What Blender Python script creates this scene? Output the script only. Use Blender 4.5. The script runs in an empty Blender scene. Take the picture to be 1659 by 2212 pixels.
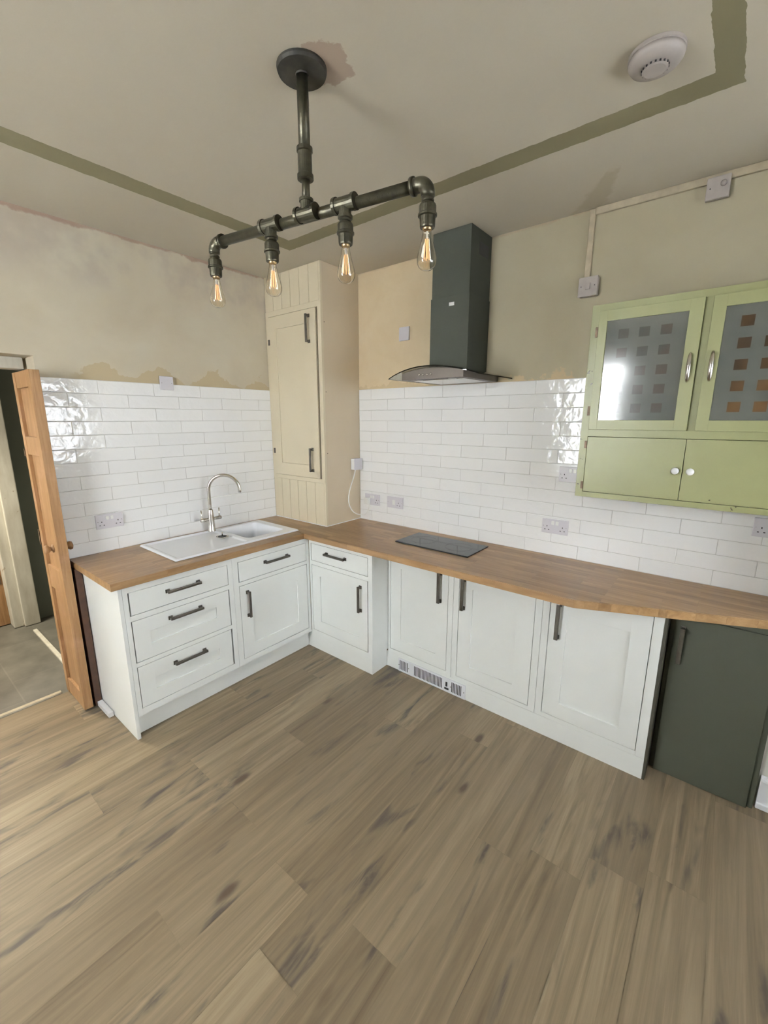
import bpy, bmesh, math, random
from mathutils import Vector, Matrix
random.seed(7)
S = bpy.context.scene
COL = S.collection
R = math.radians

# ------------------------------------------------------------------ camera
CAM = (2.889, -2.529, 1.699)
YAW, PITCH, ROLL, FPX = R(38.885), R(-12.301), R(0.057), 927.8
fw = Vector((-math.sin(YAW)*math.cos(PITCH), math.cos(YAW)*math.cos(PITCH), math.sin(PITCH)))
rt = Vector((math.cos(YAW), math.sin(YAW), 0)); up = rt.cross(fw)
rt2 = rt*math.cos(ROLL)+up*math.sin(ROLL); up2 = -rt*math.sin(ROLL)+up*math.cos(ROLL)
cd = bpy.data.cameras.new('camera'); cam = bpy.data.objects.new('camera', cd); COL.objects.link(cam)
cd.sensor_fit = 'VERTICAL'; cd.sensor_height = 36; cd.lens = FPX/2212*36; cd.clip_start = .02
m = Matrix((rt2, up2, -fw)).transposed().to_4x4(); m.translation = CAM; cam.matrix_world = m
S.camera = cam

# ------------------------------------------------------------------ light
S.view_settings.view_transform = 'Standard'; S.view_settings.look = 'None'
S.view_settings.exposure = 1.02; S.view_settings.gamma = 1; S.view_settings.use_curve_mapping = False
W = bpy.data.worlds.new('sky'); S.world = W; W.use_nodes = True
W.node_tree.nodes['Background'].inputs[0].default_value = (.80, .88, 1, 1)
W.node_tree.nodes['Background'].inputs[1].default_value = 1.5
def area(name, loc, direction, sx, sy, power, col, spread=180):
    l = bpy.data.lights.new(name, 'AREA'); l.shape = 'RECTANGLE'; l.size = sx; l.size_y = sy
    l.energy = power; l.color = col; l.spread = R(spread)
    o = bpy.data.objects.new(name, l); COL.objects.link(o); o.location = loc
    o.rotation_euler = Vector(direction).to_track_quat('-Z', 'Y').to_euler()
    return o
area('daylight_back_window', (1.26, -4.50, 1.68), (-.06, 1, -.20), .80, 1.40, 225, (.945, .975, 1))
area('daylight_side_window', (4.80, -1.15, 1.60), (-1, 0, -.20), 1.75, .90, 36, (.93, .96, 1))
area('daylight_hall', (-1.25, -2.45, 1.97), (.55, .02, -1.9), .5, .6, 15, (1, .91, .74), 130)

area('fill_hall_south', (-.75, -3.5, 1.5), (-.42, 1, -.05), .7, 1.3, 7, (1, .95, .84), 110)  # added fill lamp, lifts the dim hall wall and post; no window there

# ------------------------------------------------------------------ node helpers
class NT:
    def __init__(s, name):
        s.m = bpy.data.materials.new(name); s.m.use_nodes = True
        s.t = s.m.node_tree; s.b = s.t.nodes['Principled BSDF']; s.L = s.t.links
    def n(s, ty, **k):
        x = s.t.nodes.new(ty)
        for a, v in k.items(): setattr(x, a, v)
        return x
    def put(s, sock, v):
        if hasattr(v, 'is_output') or isinstance(v, bpy.types.NodeSocket): s.L.new(v, sock)
        elif isinstance(v, (tuple, list)) and len(v) == 3 and sock.type == 'RGBA': sock.default_value = (*v, 1)
        else: sock.default_value = v
    def math(s, op, a, b=0, c=None, clamp=False):
        x = s.n('ShaderNodeMath', operation=op, use_clamp=clamp)
        s.put(x.inputs[0], a); s.put(x.inputs[1], b)
        if c is not None: s.put(x.inputs[2], c)
        return x.outputs[0]
    def co(s, kind='Object'):
        return s.n('ShaderNodeTexCoord').outputs[kind]
    def xyz(s, v):
        x = s.n('ShaderNodeSeparateXYZ'); s.put(x.inputs[0], v); return x.outputs
    def vec(s, a, b, c):
        x = s.n('ShaderNodeCombineXYZ')
        for i, v in enumerate((a, b, c)): s.put(x.inputs[i], v)
        return x.outputs[0]
    def scale(s, v, k, loc=(0, 0, 0)):
        x = s.n('ShaderNodeMapping'); s.put(x.inputs[0], v)
        x.inputs['Location'].default_value = loc
        x.inputs['Scale'].default_value = k if isinstance(k, tuple) else (k, k, k); return x.outputs[0]
    def noise(s, v, sc=5, det=4, rough=.55, dist=0):
        x = s.n('ShaderNodeTexNoise'); s.put(x.inputs['Vector'], v); s.put(x.inputs['Scale'], sc)
        x.inputs['Detail'].default_value = det; x.inputs['Roughness'].default_value = rough
        x.inputs['Distortion'].default_value = dist
        return x.outputs['Fac']
    def ramp(s, f, stops, interp='LINEAR'):
        x = s.n('ShaderNodeValToRGB'); s.put(x.inputs[0], f); cr = x.color_ramp; cr.interpolation = interp
        while len(cr.elements) < len(stops): cr.elements.new(.5)
        for e, (p, c) in zip(cr.elements, stops):
            e.position = p; e.color = (*(c if isinstance(c, tuple) else (c, c, c)), 1)
        return x.outputs[0]
    def mix(s, f, a, b, mode='MIX'):
        x = s.n('ShaderNodeMix', data_type='RGBA', blend_type=mode)
        s.put(x.inputs[0], f); s.put(x.inputs[6], a); s.put(x.inputs[7], b); return x.outputs[2]
    def sm(s, v, a, b):          # smoothstep a..b
        x = s.n('ShaderNodeMapRange', interpolation_type='SMOOTHSTEP'); s.put(x.inputs[0], v)
        x.inputs[1].default_value = a; x.inputs[2].default_value = b; return x.outputs[0]
    def bump(s, h, st=.2, d=.01):
        x = s.n('ShaderNodeBump'); s.put(x.inputs['Height'], h); x.inputs['Strength'].default_value = st
        x.inputs['Distance'].default_value = d; s.L.new(x.outputs[0], s.b.inputs['Normal'])
    def out(s, col=None, rough=None, metal=None, spec=None, coat=None):
        if col is not None: s.put(s.b.inputs['Base Color'], col)
        if rough is not None: s.put(s.b.inputs['Roughness'], rough)
        if metal is not None: s.put(s.b.inputs['Metallic'], metal)
        if spec is not None: s.put(s.b.inputs['Specular IOR Level'], spec)
        if coat is not None: s.put(s.b.inputs['Coat Weight'], coat)
        return s.m
def simple(name, col, rough=.5, metal=0, var=.06, sc=9, bump=0):
    t = NT(name); n = t.noise(t.co(), sc, 5)
    a = tuple(c*(1-var) for c in col); b = tuple(min(1, c*(1+var)) for c in col)
    if bump: t.bump(t.noise(t.co(), 90, 3), bump, .002)
    return t.out(t.ramp(n, [(.3, a), (.7, b)]), rough, metal)

M = {}
M['cabinet'] = None
def wood_paint(name, col, rough=.42):
    t = NT(name); c = t.co()
    g = t.noise(t.scale(c, (60, 60, 5)), 1, 4)
    n = t.noise(c, 4, 3)
    t.bump(g, .18, .002)
    return t.out(t.ramp(n, [(.3, tuple(x*.97 for x in col)), (.7, col)]), rough)
M['cabinet'] = wood_paint('cream_white_painted_wood', (.85, .875, .85))
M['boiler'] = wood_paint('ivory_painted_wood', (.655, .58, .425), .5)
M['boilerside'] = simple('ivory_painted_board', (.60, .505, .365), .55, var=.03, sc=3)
M['olive'] = simple('olive_painted_wood', (.058, .063, .043), .5, var=.05, sc=3)
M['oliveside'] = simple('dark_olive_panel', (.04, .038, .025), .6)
M['hoodpaint'] = simple('grey_green_painted_steel', (.056, .060, .047), .7, var=.05, sc=5)
M['hoodpaint'].node_tree.nodes['Principled BSDF'].inputs['Specular IOR Level'].default_value = .12
M['pewter'] = simple('dark_pewter_metal', (.13, .118, .10), .36, .8, var=.12, sc=40)
M['chrome'] = simple('brushed_nickel', (.62, .59, .54), .22, 1, var=.05, sc=30)
M['steel'] = simple('brushed_steel', (.14, .122, .105), .48, .7, var=.05, sc=20)
M['plastic'] = simple('white_plastic', (.65, .63, .67), .3, var=.01)
M['plasticw'] = simple('glossy_white_plastic', (.82, .82, .80), .25, var=.01)
M['oldplastic'] = simple('aged_white_plastic', (.40, .36, .33), .5, var=.06, sc=25)
M['slot'] = simple('black_slot', (.02, .02, .02), .6)
M['sink'] = simple('white_composite', (.86, .88, .92), .16, var=.01)
M['hob'] = simple('black_ceramic_glass', (.025, .03, .033), .07, var=.02)
M['knob'] = simple('white_ceramic', (.85, .86, .86), .12, var=.01)
M['wtrim'] = simple('white_gloss_trim', (.78, .79, .82), .3, var=.03)
M['darkwood'] = simple('dark_stained_wood', (.060, .026, .014), .5, var=.3, sc=14)
M['hinge'] = simple('rusty_hinge', (.16, .11, .07), .6, .5, var=.4, sc=60)
M['greenwall'] = simple('grey_green_wall_paint', (.15, .165, .145), .7, var=.05, sc=3)
M['cream_conduit'] = simple('painted_conduit', (.42, .36, .255), .55, var=.12, sc=20)
M['brass'] = simple('old_brass', (.45, .33, .18), .4, 1)

def pipe_mat():
    t = NT('bronzed_pipe'); n = t.noise(t.co(), 45, 5)
    t.bump(t.noise(t.co(), 160, 2), .25, .002)
    return t.out(t.ramp(n, [(.3, (.045, .042, .028)), (.7, (.085, .078, .05))]), .42, .7)
M['pipe'] = pipe_mat()
def black_metal():
    t = NT('blackened_plate'); n = t.noise(t.co(), 30, 5)
    return t.out(t.ramp(n, [(.3, (.022, .021, .017)), (.7, (.05, .045, .035))]), .6, .5)
M['rose'] = black_metal()

def glass(name, col=(1, 1, 1), rough=0.0):
    t = NT(name); t.b.inputs['Transmission Weight'].default_value = 1
    t.b.inputs['IOR'].default_value = 1.45
    return t.out(col, rough)
M['bulb'] = glass('clear_bulb_glass', (1, .97, .90))
M['hoodglass'] = glass('tinted_hood_glass', (.55, .58, .55))
M['windowglass'] = glass('window_glass')
def emis(name, col, st):
    t = NT(name); t.out(col, .5); t.put(t.b.inputs['Emission Color'], col); t.b.inputs['Emission Strength'].default_value = st
    return t.m
M['filament'] = emis('amber_filament', (1.0, .48, .22), .55)

def floor_mat():
    t = NT('oak_laminate'); c = t.co()
    at = t.n('ShaderNodeAttribute', attribute_name='plank'); rx = t.xyz(at.outputs['Vector'])
    off = t.math('MULTIPLY', rx[0], 37.0)
    xyz = t.xyz(c)
    v = t.vec(t.math('ADD', xyz[0], off), t.math('ADD', xyz[1], t.math('MULTIPLY', rx[1], 19.)), off)
    fine = t.noise(t.scale(v, (150, 7, 1)), 1, 3, .6)
    g1 = t.noise(t.scale(v, (20, .95, 1)), 1, 5, .60, 1.6)
    g2 = t.noise(t.scale(v, (7, .9, 1)), 1, 3, .5, .5)
    base = t.ramp(g1, [(.25, (.122, .092, .058)), (.5, (.210, .164, .105)), (.75, (.300, .243, .162))])
    base = t.mix(t.math('MULTIPLY', t.sm(g2, .35, .7), .45), base, (.245, .197, .132))
    tone = t.ramp(rx[2], [(0, (.80, .78, .74)), (.35, (.95, .94, .91)), (.7, (1.04, 1.03, 1.0)), (1, (1.16, 1.16, 1.11))])
    base = t.mix(1, base, tone, 'MULTIPLY')
    # dark streaks and knots along the grain
    k1 = t.noise(t.scale(v, (7.5, 1.45, 1)), 1, 3, .5, 1.2)
    k2 = t.noise(t.scale(v, (22, 4.5, 1)), 1, 4, .6, .6)
    km = t.math('MULTIPLY', t.sm(k1, .55, .70), t.sm(k2, .36, .62))
    base = t.mix(t.math('MULTIPLY', km, .85), base, (.052, .047, .043))
    vo = t.n('ShaderNodeTexVoronoi'); t.put(vo.inputs['Vector'], t.scale(v, (5.5, 2.2, 1))); vo.inputs['Scale'].default_value = 1
    dk = t.math('ADD', vo.outputs['Distance'], t.math('MULTIPLY', t.math('SUBTRACT', k2, .5), .12))
    kn = t.math('SUBTRACT', 1, t.sm(dk, .04, .14))
    kn = t.math('MULTIPLY', kn, t.sm(g2, .42, .50))
    base = t.mix(t.math('MULTIPLY', kn, .85), base, (.066, .044, .029))
    base = t.mix(t.math('MULTIPLY', t.sm(fine, .45, .75), .14), base, (.10, .078, .058))
    t.bump(fine, .06, .002)
    return t.out(base, t.math('ADD', .40, t.math('MULTIPLY', fine, .12)), spec=.4)
M['floor'] = floor_mat()

def worktop_mat(name, along):
    t = NT(name); c = t.xyz(t.co())
    a, b = (c[0], c[1]) if along == 'x' else (c[1], c[0])
    zrow = t.math('ADD', b, t.math('MULTIPLY', t.math('LESS_THAN', c[2], .9055), 0))
    br = t.n('ShaderNodeTexBrick'); br.offset = .37; br.offset_frequency = 3; br.squash = 1.0
    t.put(br.inputs['Vector'], t.vec(t.math('ADD', a, .2), zrow, 0)); br.inputs['Scale'].default_value = 1
    br.inputs['Color1'].default_value = (0, 0, 0, 1); br.inputs['Color2'].default_value = (1, 1, 1, 1)
    br.inputs['Mortar'].default_value = (.3, .3, .3, 1); br.inputs['Mortar Size'].default_value = .0005
    br.inputs['Brick Width'].default_value = .34; br.inputs['Row Height'].default_value = .042
    id_ = br.outputs[0]
    o = t.math('MULTIPLY', id_, 31)
    v = t.vec(t.math('MULTIPLY', t.math('ADD', a, o), 4), t.math('MULTIPLY', b, 55), t.math('MULTIPLY', c[2], 30))
    g = t.noise(v, 1, 4, .6, .6)
    base = t.ramp(g, [(.28, (.225, .128, .055)), (.55, (.325, .200, .095)), (.8, (.41, .272, .145))])
    tone = t.ramp(id_, [(0, (.80, .78, .75)), (.5, (1, 1, 1)), (1, (1.2, 1.2, 1.17))])
    return t.out(t.mix(1, base, tone, 'MULTIPLY'), .34, spec=.5)
M['workx'] = worktop_mat('oak_block_worktop', 'x')
M['worky'] = worktop_mat('oak_block_worktop_return', 'y')

def pine_mat(name, k=1.0):
    t = NT(name); c = t.co()
    g = t.noise(t.scale(c, (32, 32, 2.2)), 1, 5, .6, 1.5)
    p = t.noise(c, 6, 4)
    base = t.ramp(g, [(.25, (.22*k, .115*k, .045*k)), (.5, (.33*k, .185*k, .080*k)), (.8, (.42*k, .255*k, .125*k))])
    base = t.mix(t.math('MULTIPLY', t.sm(p, .5, .72), .45), base, (.46*k, .27*k, .17*k))
    return t.out(base, .55)
M['pine'] = pine_mat('stripped_pine')
def old_white():
    t = NT('scuffed_white_paint'); c = t.co()
    p = t.noise(c, 14, 5); q = t.noise(t.scale(c, (8, 8, 2)), 2, 5)
    base = t.ramp(q, [(.3, (.46, .43, .35)), (.7, (.62, .60, .52))])
    return t.out(t.mix(t.sm(p, .66, .74), base, (.25, .16, .08)), .6)
M['oldwhite'] = old_white()

def green_paint():
    t = NT('chipped_green_enamel'); c = t.co(); n = t.noise(c, 3, 4)
    base = t.ramp(n, [(.3, (.255, .262, .118)), (.7, (.295, .305, .142))])
    sp = t.noise(c, 34, 3, .6); X = t.xyz(c)
    edge = t.math('ADD', t.math('SUBTRACT', 1, t.sm(X[0], 2.325, 2.345)), t.math('SUBTRACT', 1, t.sm(X[2], 1.330, 1.350)), clamp=True)
    th = t.math('ADD', sp, t.math('MULTIPLY', edge, .09))
    base = t.mix(t.sm(th, .765, .785), base, (.045, .035, .015))
    t.bump(t.noise(c, 25, 3), .06, .003)
    return t.out(base, .38)
M['green'] = green_paint()
def frosted(x0, ta=(.045, .028, .016), tb=(.11, .062, .025)):
    t = NT('frosted_glass_with_squares'); c = t.xyz(t.co())
    def band(v, start, step, w, nmax):
        u = t.math('DIVIDE', t.math('SUBTRACT', v, start), step)
        f = t.math('FRACT', u)
        ins = t.math('LESS_THAN', f, w/step)
        return t.math('MULTIPLY', ins, t.math('MULTIPLY', t.math('GREATER_THAN', u, 0), t.math('LESS_THAN', u, nmax)))
    mk = t.math('MULTIPLY', band(c[0], x0, .0815, .041, 3), band(c[2], 1.725, .0815, .040, 5))
    tint = t.ramp(t.noise(t.co(), 5, 2), [(.35, ta), (.65, tb)])
    fro = t.ramp(t.noise(t.co(), 3, 3), [(.3, (.085, .095, .085)), (.7, (.14, .145, .125))])
    t.b.inputs['Coat Weight'].default_value = .6; t.b.inputs['Coat Roughness'].default_value = .01
    t.b.inputs['IOR'].default_value = 1.5
    return t.out(t.mix(mk, fro, tint), .12)
M['frosted'] = frosted(2.416, (.055, .058, .05), (.075, .055, .042)); M['frosted2'] = frosted(2.846)

def tile_mat():
    t = NT('glazed_white_tile'); c = t.co(); xyz = t.xyz(c)
    at = t.n('ShaderNodeAttribute', attribute_name='plank'); r = t.xyz(at.outputs['Vector'])
    v = t.vec(t.math('ADD', xyz[0], t.math('MULTIPLY', r[0], 9)), t.math('ADD', xyz[1], t.math('MULTIPLY', r[1], 9)), xyz[2])
    t.bump(t.noise(v, 22, 2, .5, .4), .5, .0045)
    base = t.ramp(r[2], [(0, (.86, .865, .86)), (1, (.885, .89, .885))])
    return t.out(base, .09, spec=.5)
M['tile'] = tile_mat()
M['grout'] = simple('grey_white_grout', (.60, .60, .58), .8, var=.03)

def wall_mat(name, side):
    t = NT(name); c = t.co(); x = t.xyz(c); z = x[2]; h = x[1] if side == 'A' else x[0]
    big = t.noise(c, 1.6, 4, .55, .3); mid = t.noise(c, 6, 5, .6, .4)
    if side == 'A':
        base = t.ramp(big, [(.35, (.50, .44, .33)), (.52, (.545, .49, .375)), (.7, (.575, .53, .42))])
        pl = t.math('MULTIPLY', t.sm(z, 2.32, 2.55), t.sm(t.noise(c, 2.2, 4, .6), .42, .58))
        base = t.mix(t.math('MULTIPLY', pl, .6), base, (.41, .355, .30))
        zz = t.math('ADD', z, t.math('MULTIPLY', t.math('SUBTRACT', t.noise(c, 5.5, 4, .55), .5), -.40))
        band = t.math('SUBTRACT', 1, t.sm(zz, 1.960, 1.970))
        base = t.mix(t.math('MULTIPLY', t.math('MULTIPLY', band, .85), t.sm(h, -1.72, -1.62)), base, (.475, .39, .245))
        tp = t.sm(t.math('ADD', z, t.math('MULTIPLY', mid, .09)), 2.738, 2.752)
        base = t.mix(t.math('MULTIPLY', tp, .6), base, (.30, .17, .125))
    else:
        warm = t.sm(t.math('ADD', h, t.math('MULTIPLY', big, .6)), 1.2, 2.2)
        base = t.mix(warm, t.ramp(mid, [(.3, (.62, .50, .325)), (.7, (.66, .55, .375))]),
                     t.ramp(big, [(.35, (.40, .358, .25)), (.65, (.45, .41, .295))]))
        zz = t.math('ADD', z, t.math('MULTIPLY', t.math('SUBTRACT', t.noise(c, 6, 4, .55), .5), -.30))
        band = t.math('SUBTRACT', 1, t.sm(zz, 1.945, 1.955))
        base = t.mix(t.math('MULTIPLY', band, .85), base, (.54, .43, .27))
        tp = t.sm(t.math('ADD', z, t.math('MULTIPLY', mid, .07)), 2.735, 2.75)
        base = t.mix(t.math('MULTIPLY', tp, .4), base, (.36, .27, .19))
    t.bump(t.noise(c, 40, 4), .12, .004)
    return t.out(base, .8, spec=.3)
M['wallA'] = wall_mat('patchy_plaster_left', 'A'); M['wallB'] = wall_mat('patchy_plaster_back', 'B')
M['wallplain'] = simple('off_white_wall_paint', (.62, .60, .54), .8, var=.03, sc=2)
def ceil_mat():
    t = NT('painted_ceiling'); c = t.co(); x = t.xyz(c)
    base = t.ramp(t.noise(c, 1.5, 4), [(.3, (.51, .465, .37)), (.7, (.54, .497, .40))])
    def spot(cx, cy, r, col, k, base, sc=14, amp=.5, sq=(1, 1)):
        dx = t.math('MULTIPLY', t.math('SUBTRACT', x[0], cx), sq[0]); dy = t.math('MULTIPLY', t.math('SUBTRACT', x[1], cy), sq[1])
        d = t.math('SQRT', t.math('ADD', t.math('MULTIPLY', dx, dx), t.math('MULTIPLY', dy, dy)))
        d = t.math('ADD', d, t.math('MULTIPLY', t.math('SUBTRACT', t.noise(c, sc, 4, .6), .5), r*amp))
        return t.mix(t.math('MULTIPLY', t.math('SUBTRACT', 1, t.sm(d, r*.92, r*1.02)), k), base, col)
    base = spot(1.80, -1.46, .082, (.36, .265, .20), .75, base, 22, 1.0)
    # brushed smear by the conduit, long axis (.5, -.866)
    u = t.math('ADD', t.math('MULTIPLY', t.math('SUBTRACT', x[0], 2.25), .47), t.math('MULTIPLY', t.math('SUBTRACT', x[1], -.15), -.883))
    w = t.math('ADD', t.math('MULTIPLY', t.math('SUBTRACT', x[0], 2.25), .883), t.math('MULTIPLY', t.math('SUBTRACT', x[1], -.15), .47))
    wid = t.math('MULTIPLY_ADD', u, -.14, .050)
    e1 = t.math('DIVIDE', t.math('ABSOLUTE', w), t.math('MAXIMUM', wid, .012)); e2 = t.math('DIVIDE', t.math('ABSOLUTE', u), .19)
    e3 = t.math('ADD', t.math('MAXIMUM', e1, e2), t.math('MULTIPLY', t.math('SUBTRACT', t.noise(c, 18, 4, .6), .5), 1.3))
    base = t.mix(t.math('MULTIPLY', t.math('SUBTRACT', 1, t.sm(e3, .65, 1.25)), .38), base, (.33, .27, .16))
    # painted olive border line
    e = t.math('MULTIPLY', t.math('SUBTRACT', t.noise(c, 26, 3), .5), .014)
    X = t.math('ADD', x[0], e); Y = t.math('ADD', x[1], e)
    def box(x0, x1, y0, y1):
        a = t.math('MULTIPLY', t.math('GREATER_THAN', X, x0), t.math('LESS_THAN', X, x1))
        b = t.math('MULTIPLY', t.math('GREATER_THAN', Y, y0), t.math('LESS_THAN', Y, y1))
        return t.math('MULTIPLY', a, b)
    ring = t.math('SUBTRACT', box(.580, 2.765, -3.7, -.600), box(.700, 2.695, -3.6, -.700))
    base = t.mix(ring, base, (.225, .205, .122))
    t.bump(t.noise(c, 60, 3), .1, .003)
    return t.out(base, .85, spec=.2)
M['ceiling'] = ceil_mat()
def slate():
    t = NT('slate_floor_tile'); c = t.xyz(t.co())
    br = t.n('ShaderNodeTexBrick'); t.put(br.inputs['Vector'], t.vec(c[0], c[1], 0)); br.inputs['Scale'].default_value = 1
    br.inputs['Color1'].default_value = (.11, .105, .085, 1); br.inputs['Color2'].default_value = (.15, .145, .12, 1)
    br.inputs['Mortar'].default_value = (.20, .19, .16, 1); br.inputs['Mortar Size'].default_value = .004
    br.inputs['Brick Width'].default_value = .6; br.inputs['Row Height'].default_value = .3
    n = t.noise(t.co(), 7, 5)
    t.bump(n, .3, .004)
    return t.out(t.mix(.6, br.outputs[0], t.ramp(n, [(.3, (.09, .085, .07)), (.7, (.19, .18, .15))])), .45)
M['slate'] = slate()

# ------------------------------------------------------------------ mesh helpers
def obj(name, bm, mat, parent=None, smooth=False, loc=None):
    me = bpy.data.meshes.new(name)
    bmesh.ops.recalc_face_normals(bm, faces=bm.faces[:])
    bm.to_mesh(me); bm.free(); me.materials.append(mat)
    if smooth:
        for p in me.polygons: p.use_smooth = True
    o = bpy.data.objects.new(name, me); COL.objects.link(o)
    if parent is not None: o.parent = parent
    if loc is not None: o.location = loc
    return o
def tag(o, label=None, cat=None, group=None, kind=None):
    for k, v in (('label', label), ('category', cat), ('group', group), ('kind', kind)):
        if v: o[k] = v
    return o
def thing(name, label, cat, loc=(0, 0, 0), group=None):
    o = bpy.data.objects.new(name, None); COL.objects.link(o); o.location = loc; o.empty_display_size = .05
    return tag(o, label, cat, group)
def box(bm, x0, x1, y0, y1, z0, z1, bev=0):
    x0, x1 = sorted((x0, x1)); y0, y1 = sorted((y0, y1)); z0, z1 = sorted((z0, z1))
    t = bmesh.new()
    r = bmesh.ops.create_cube(t, size=1)
    for v in t.verts:
        v.co = ((x0+x1)/2+v.co.x*(x1-x0), (y0+y1)/2+v.co.y*(y1-y0), (z0+z1)/2+v.co.z*(z1-z0))
    if bev: bmesh.ops.bevel(t, geom=t.edges[:], offset=bev, segments=2, affect='EDGES', profile=.6)
    merge(bm, t)
def merge(bm, t):
    me = bpy.data.meshes.new('tmp'); t.to_mesh(me); t.free(); bm.from_mesh(me); bpy.data.meshes.remove(me)
def B(*a, bev=0):
    bm = bmesh.new(); box(bm, *a, bev=bev); return bm
def lathe(bm, prof, c=(0, 0, 0), axis='z', seg=24, cap=True):
    """prof: list of (radius, height) along axis"""
    rings = []
    for r, h in prof:
        ring = []
        for i in range(seg):
            a = 2*math.pi*i/seg; u, v = r*math.cos(a), r*math.sin(a)
            p = {'z': (u, v, h), 'x': (h, u, v), 'y': (v, h, u)}[axis]
            ring.append(bm.verts.new((c[0]+p[0], c[1]+p[1], c[2]+p[2])))
        rings.append(ring)
    for a, b in zip(rings, rings[1:]):
        for i in range(seg):
            j = (i+1) % seg; bm.faces.new((a[i], a[j], b[j], b[i]))
    if cap:
        bm.faces.new(rings[0][::-1]); bm.faces.new(rings[-1])
def tube(bm, pts, r, seg=12, cap=True):
    pts = [Vector(p) for p in pts]; rs = r if isinstance(r, (list, tuple)) else [r]*len(pts)
    rings = []; n = None
    for i, p in enumerate(pts):
        d = (pts[min(i+1, len(pts)-1)]-pts[max(i-1, 0)]).normalized()
        if n is None:
            n = d.orthogonal().normalized()
        n = (n-d*n.dot(d)).normalized(); b = d.cross(n)
        rings.append([bm.verts.new(p+(n*math.cos(2*math.pi*k/seg)+b*math.sin(2*math.pi*k/seg))*rs[i]) for k in range(seg)])
    for a, b in zip(rings, rings[1:]):
        for i in range(seg):
            j = (i+1) % seg; bm.faces.new((a[i], a[j], b[j], b[i]))
    if cap: bm.faces.new(rings[0][::-1]); bm.faces.new(rings[-1])
def prism(bm, poly, z0, z1, axes='xyz'):
    """poly extruded; axes tells which world axis each of (u, v, w) goes to"""
    ix = ['xyz'.index(a) for a in axes]
    def P(u, v, w):
        p = [0, 0, 0]; p[ix[0]] = u; p[ix[1]] = v; p[ix[2]] = w; return p
    lo = [bm.verts.new(P(u, v, z0)) for u, v in poly]; hi = [bm.verts.new(P(u, v, z1)) for u, v in poly]
    n = len(poly)
    for i in range(n): bm.faces.new((lo[i], lo[(i+1) % n], hi[(i+1) % n], hi[i]))
    bm.faces.new(lo[::-1]); bm.faces.new(hi)
def catmull(pts, k=8):
    pts = [Vector(p) for p in pts]; P = [pts[0]*2-pts[1]]+pts+[pts[-1]*2-pts[-2]]; out = []
    for i in range(1, len(P)-2):
        for j in range(k):
            t = j/k; a, b, c, d = P[i-1:i+3]
            out.append(.5*((2*b)+(c-a)*t+(2*a-5*b+4*c-d)*t*t+(3*b-a-3*c+d)*t**3))
    return out+[pts[-1]]
def struct(name, bm, mat, parent=None, smooth=False):
    o = obj(name, bm, mat, parent, smooth)
    if parent is None: o['kind'] = 'structure'
    return o
def rand_attr(bm_faces_groups, me): pass

# ------------------------------------------------------------------ setting
WZ, CE, TT = .907, 2.716, 1.911
XR, YB = 4.6, -4.3
HX0, HX1, HY0, HY1 = -2.6, -.21, -3.6, -1.45     # hall behind the doorway

def patch_mesh(name, quads, mat, parent=None, kind=True):
    """quads: list of (list of closed face loops, attr vector); one mesh with the 'plank' attribute per face corner"""
    verts, faces, attr = [], [], []
    for loops, a in quads:
        for lp in loops:
            i = len(verts); verts += lp; faces.append(tuple(range(i, i+len(lp)))); attr += [a]*len(lp)
    me = bpy.data.meshes.new(name); me.from_pydata(verts, [], faces); me.materials.append(mat)
    at = me.attributes.new('plank', 'FLOAT_VECTOR', 'CORNER')
    for i, a in enumerate(attr): at.data[i].vector = a
    me.update()
    o = bpy.data.objects.new(name, me); COL.objects.link(o)
    if parent is not None: o.parent = parent
    elif kind: o['kind'] = 'structure'
    return o
# laminate floor: planks run along y
ends = {0: -1.93, 3: -1.232, 4: -2.085, 5: -1.695, 6: -1.255, 7: -1.70, 8: -2.11, 9: -1.741, 10: -1.95, 11: -1.71, 12: -1.15, 13: -2.35, 14: -.95, 15: -.862, 16: -1.6}
tones = {(6, 0): .1, (5, 0): .15}
quads = []
fx0 = -.2
c = -1
while fx0+0 < XR and c < 30:
    xa = max(-.2, .95+.19*(c-5)); xb = min(XR, .95+.19*(c-4))
    if xb > xa+.001:
        e = ends.get(c, random.uniform(-2, -.8)); y = e
        while y < 0: y += 1.285
        while y > YB:
            ya = max(YB, y-1.285); yb = min(0, y)
            if yb > ya:
                a = (random.random(), random.random(), random.random())
                g = .0007
                loop = [(xa+g, ya+g, 0), (xb-g, ya+g, 0), (xb-g, yb-g, 0), (xa+g, yb-g, 0)]
                quads.append(([loop], a))
            y -= 1.285
    c += 1
# groove bottoms so the joints read as thin dark lines
quads.append(([[(-.2, YB, -.002), (XR, YB, -.002), (XR, 0, -.002), (-.2, 0, -.002)]], (.5, .5, 0)))
patch_mesh('floor', quads, M['floor'])
struct('trim_1', B(-.238, -.212, -2.80, -1.93, -.01, .007, bev=.003), M['cream_conduit'])          # threshold bar
struct('floor_hall', B(HX0-.2, -.2, HY0, HY1, -.06, -.004), M['slate'])
struct('ceiling', B(-.25, XR+.1, YB-.1, .1, CE, CE+.1), M['ceiling'])
# walls
w = bmesh.new()
DY0, DY1, DZ = -2.75, -1.845, 2.015
box(w, -.21, 0, DY1, .1, -.05, CE+.02)
wallA = struct('wall_left', w, M['wallA'])
struct('wall_left', B(-.21, 0, YB-.1, DY0, -.05, CE+.02), M['wallA'])
struct('wall_left', B(-.21, 0, DY0, DY1, DZ, CE+.02), M['wallA'])
wallB = struct('wall_back', B(0, XR+.1, 0, .12, -.05, CE+.02), M['wallB'])
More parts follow.
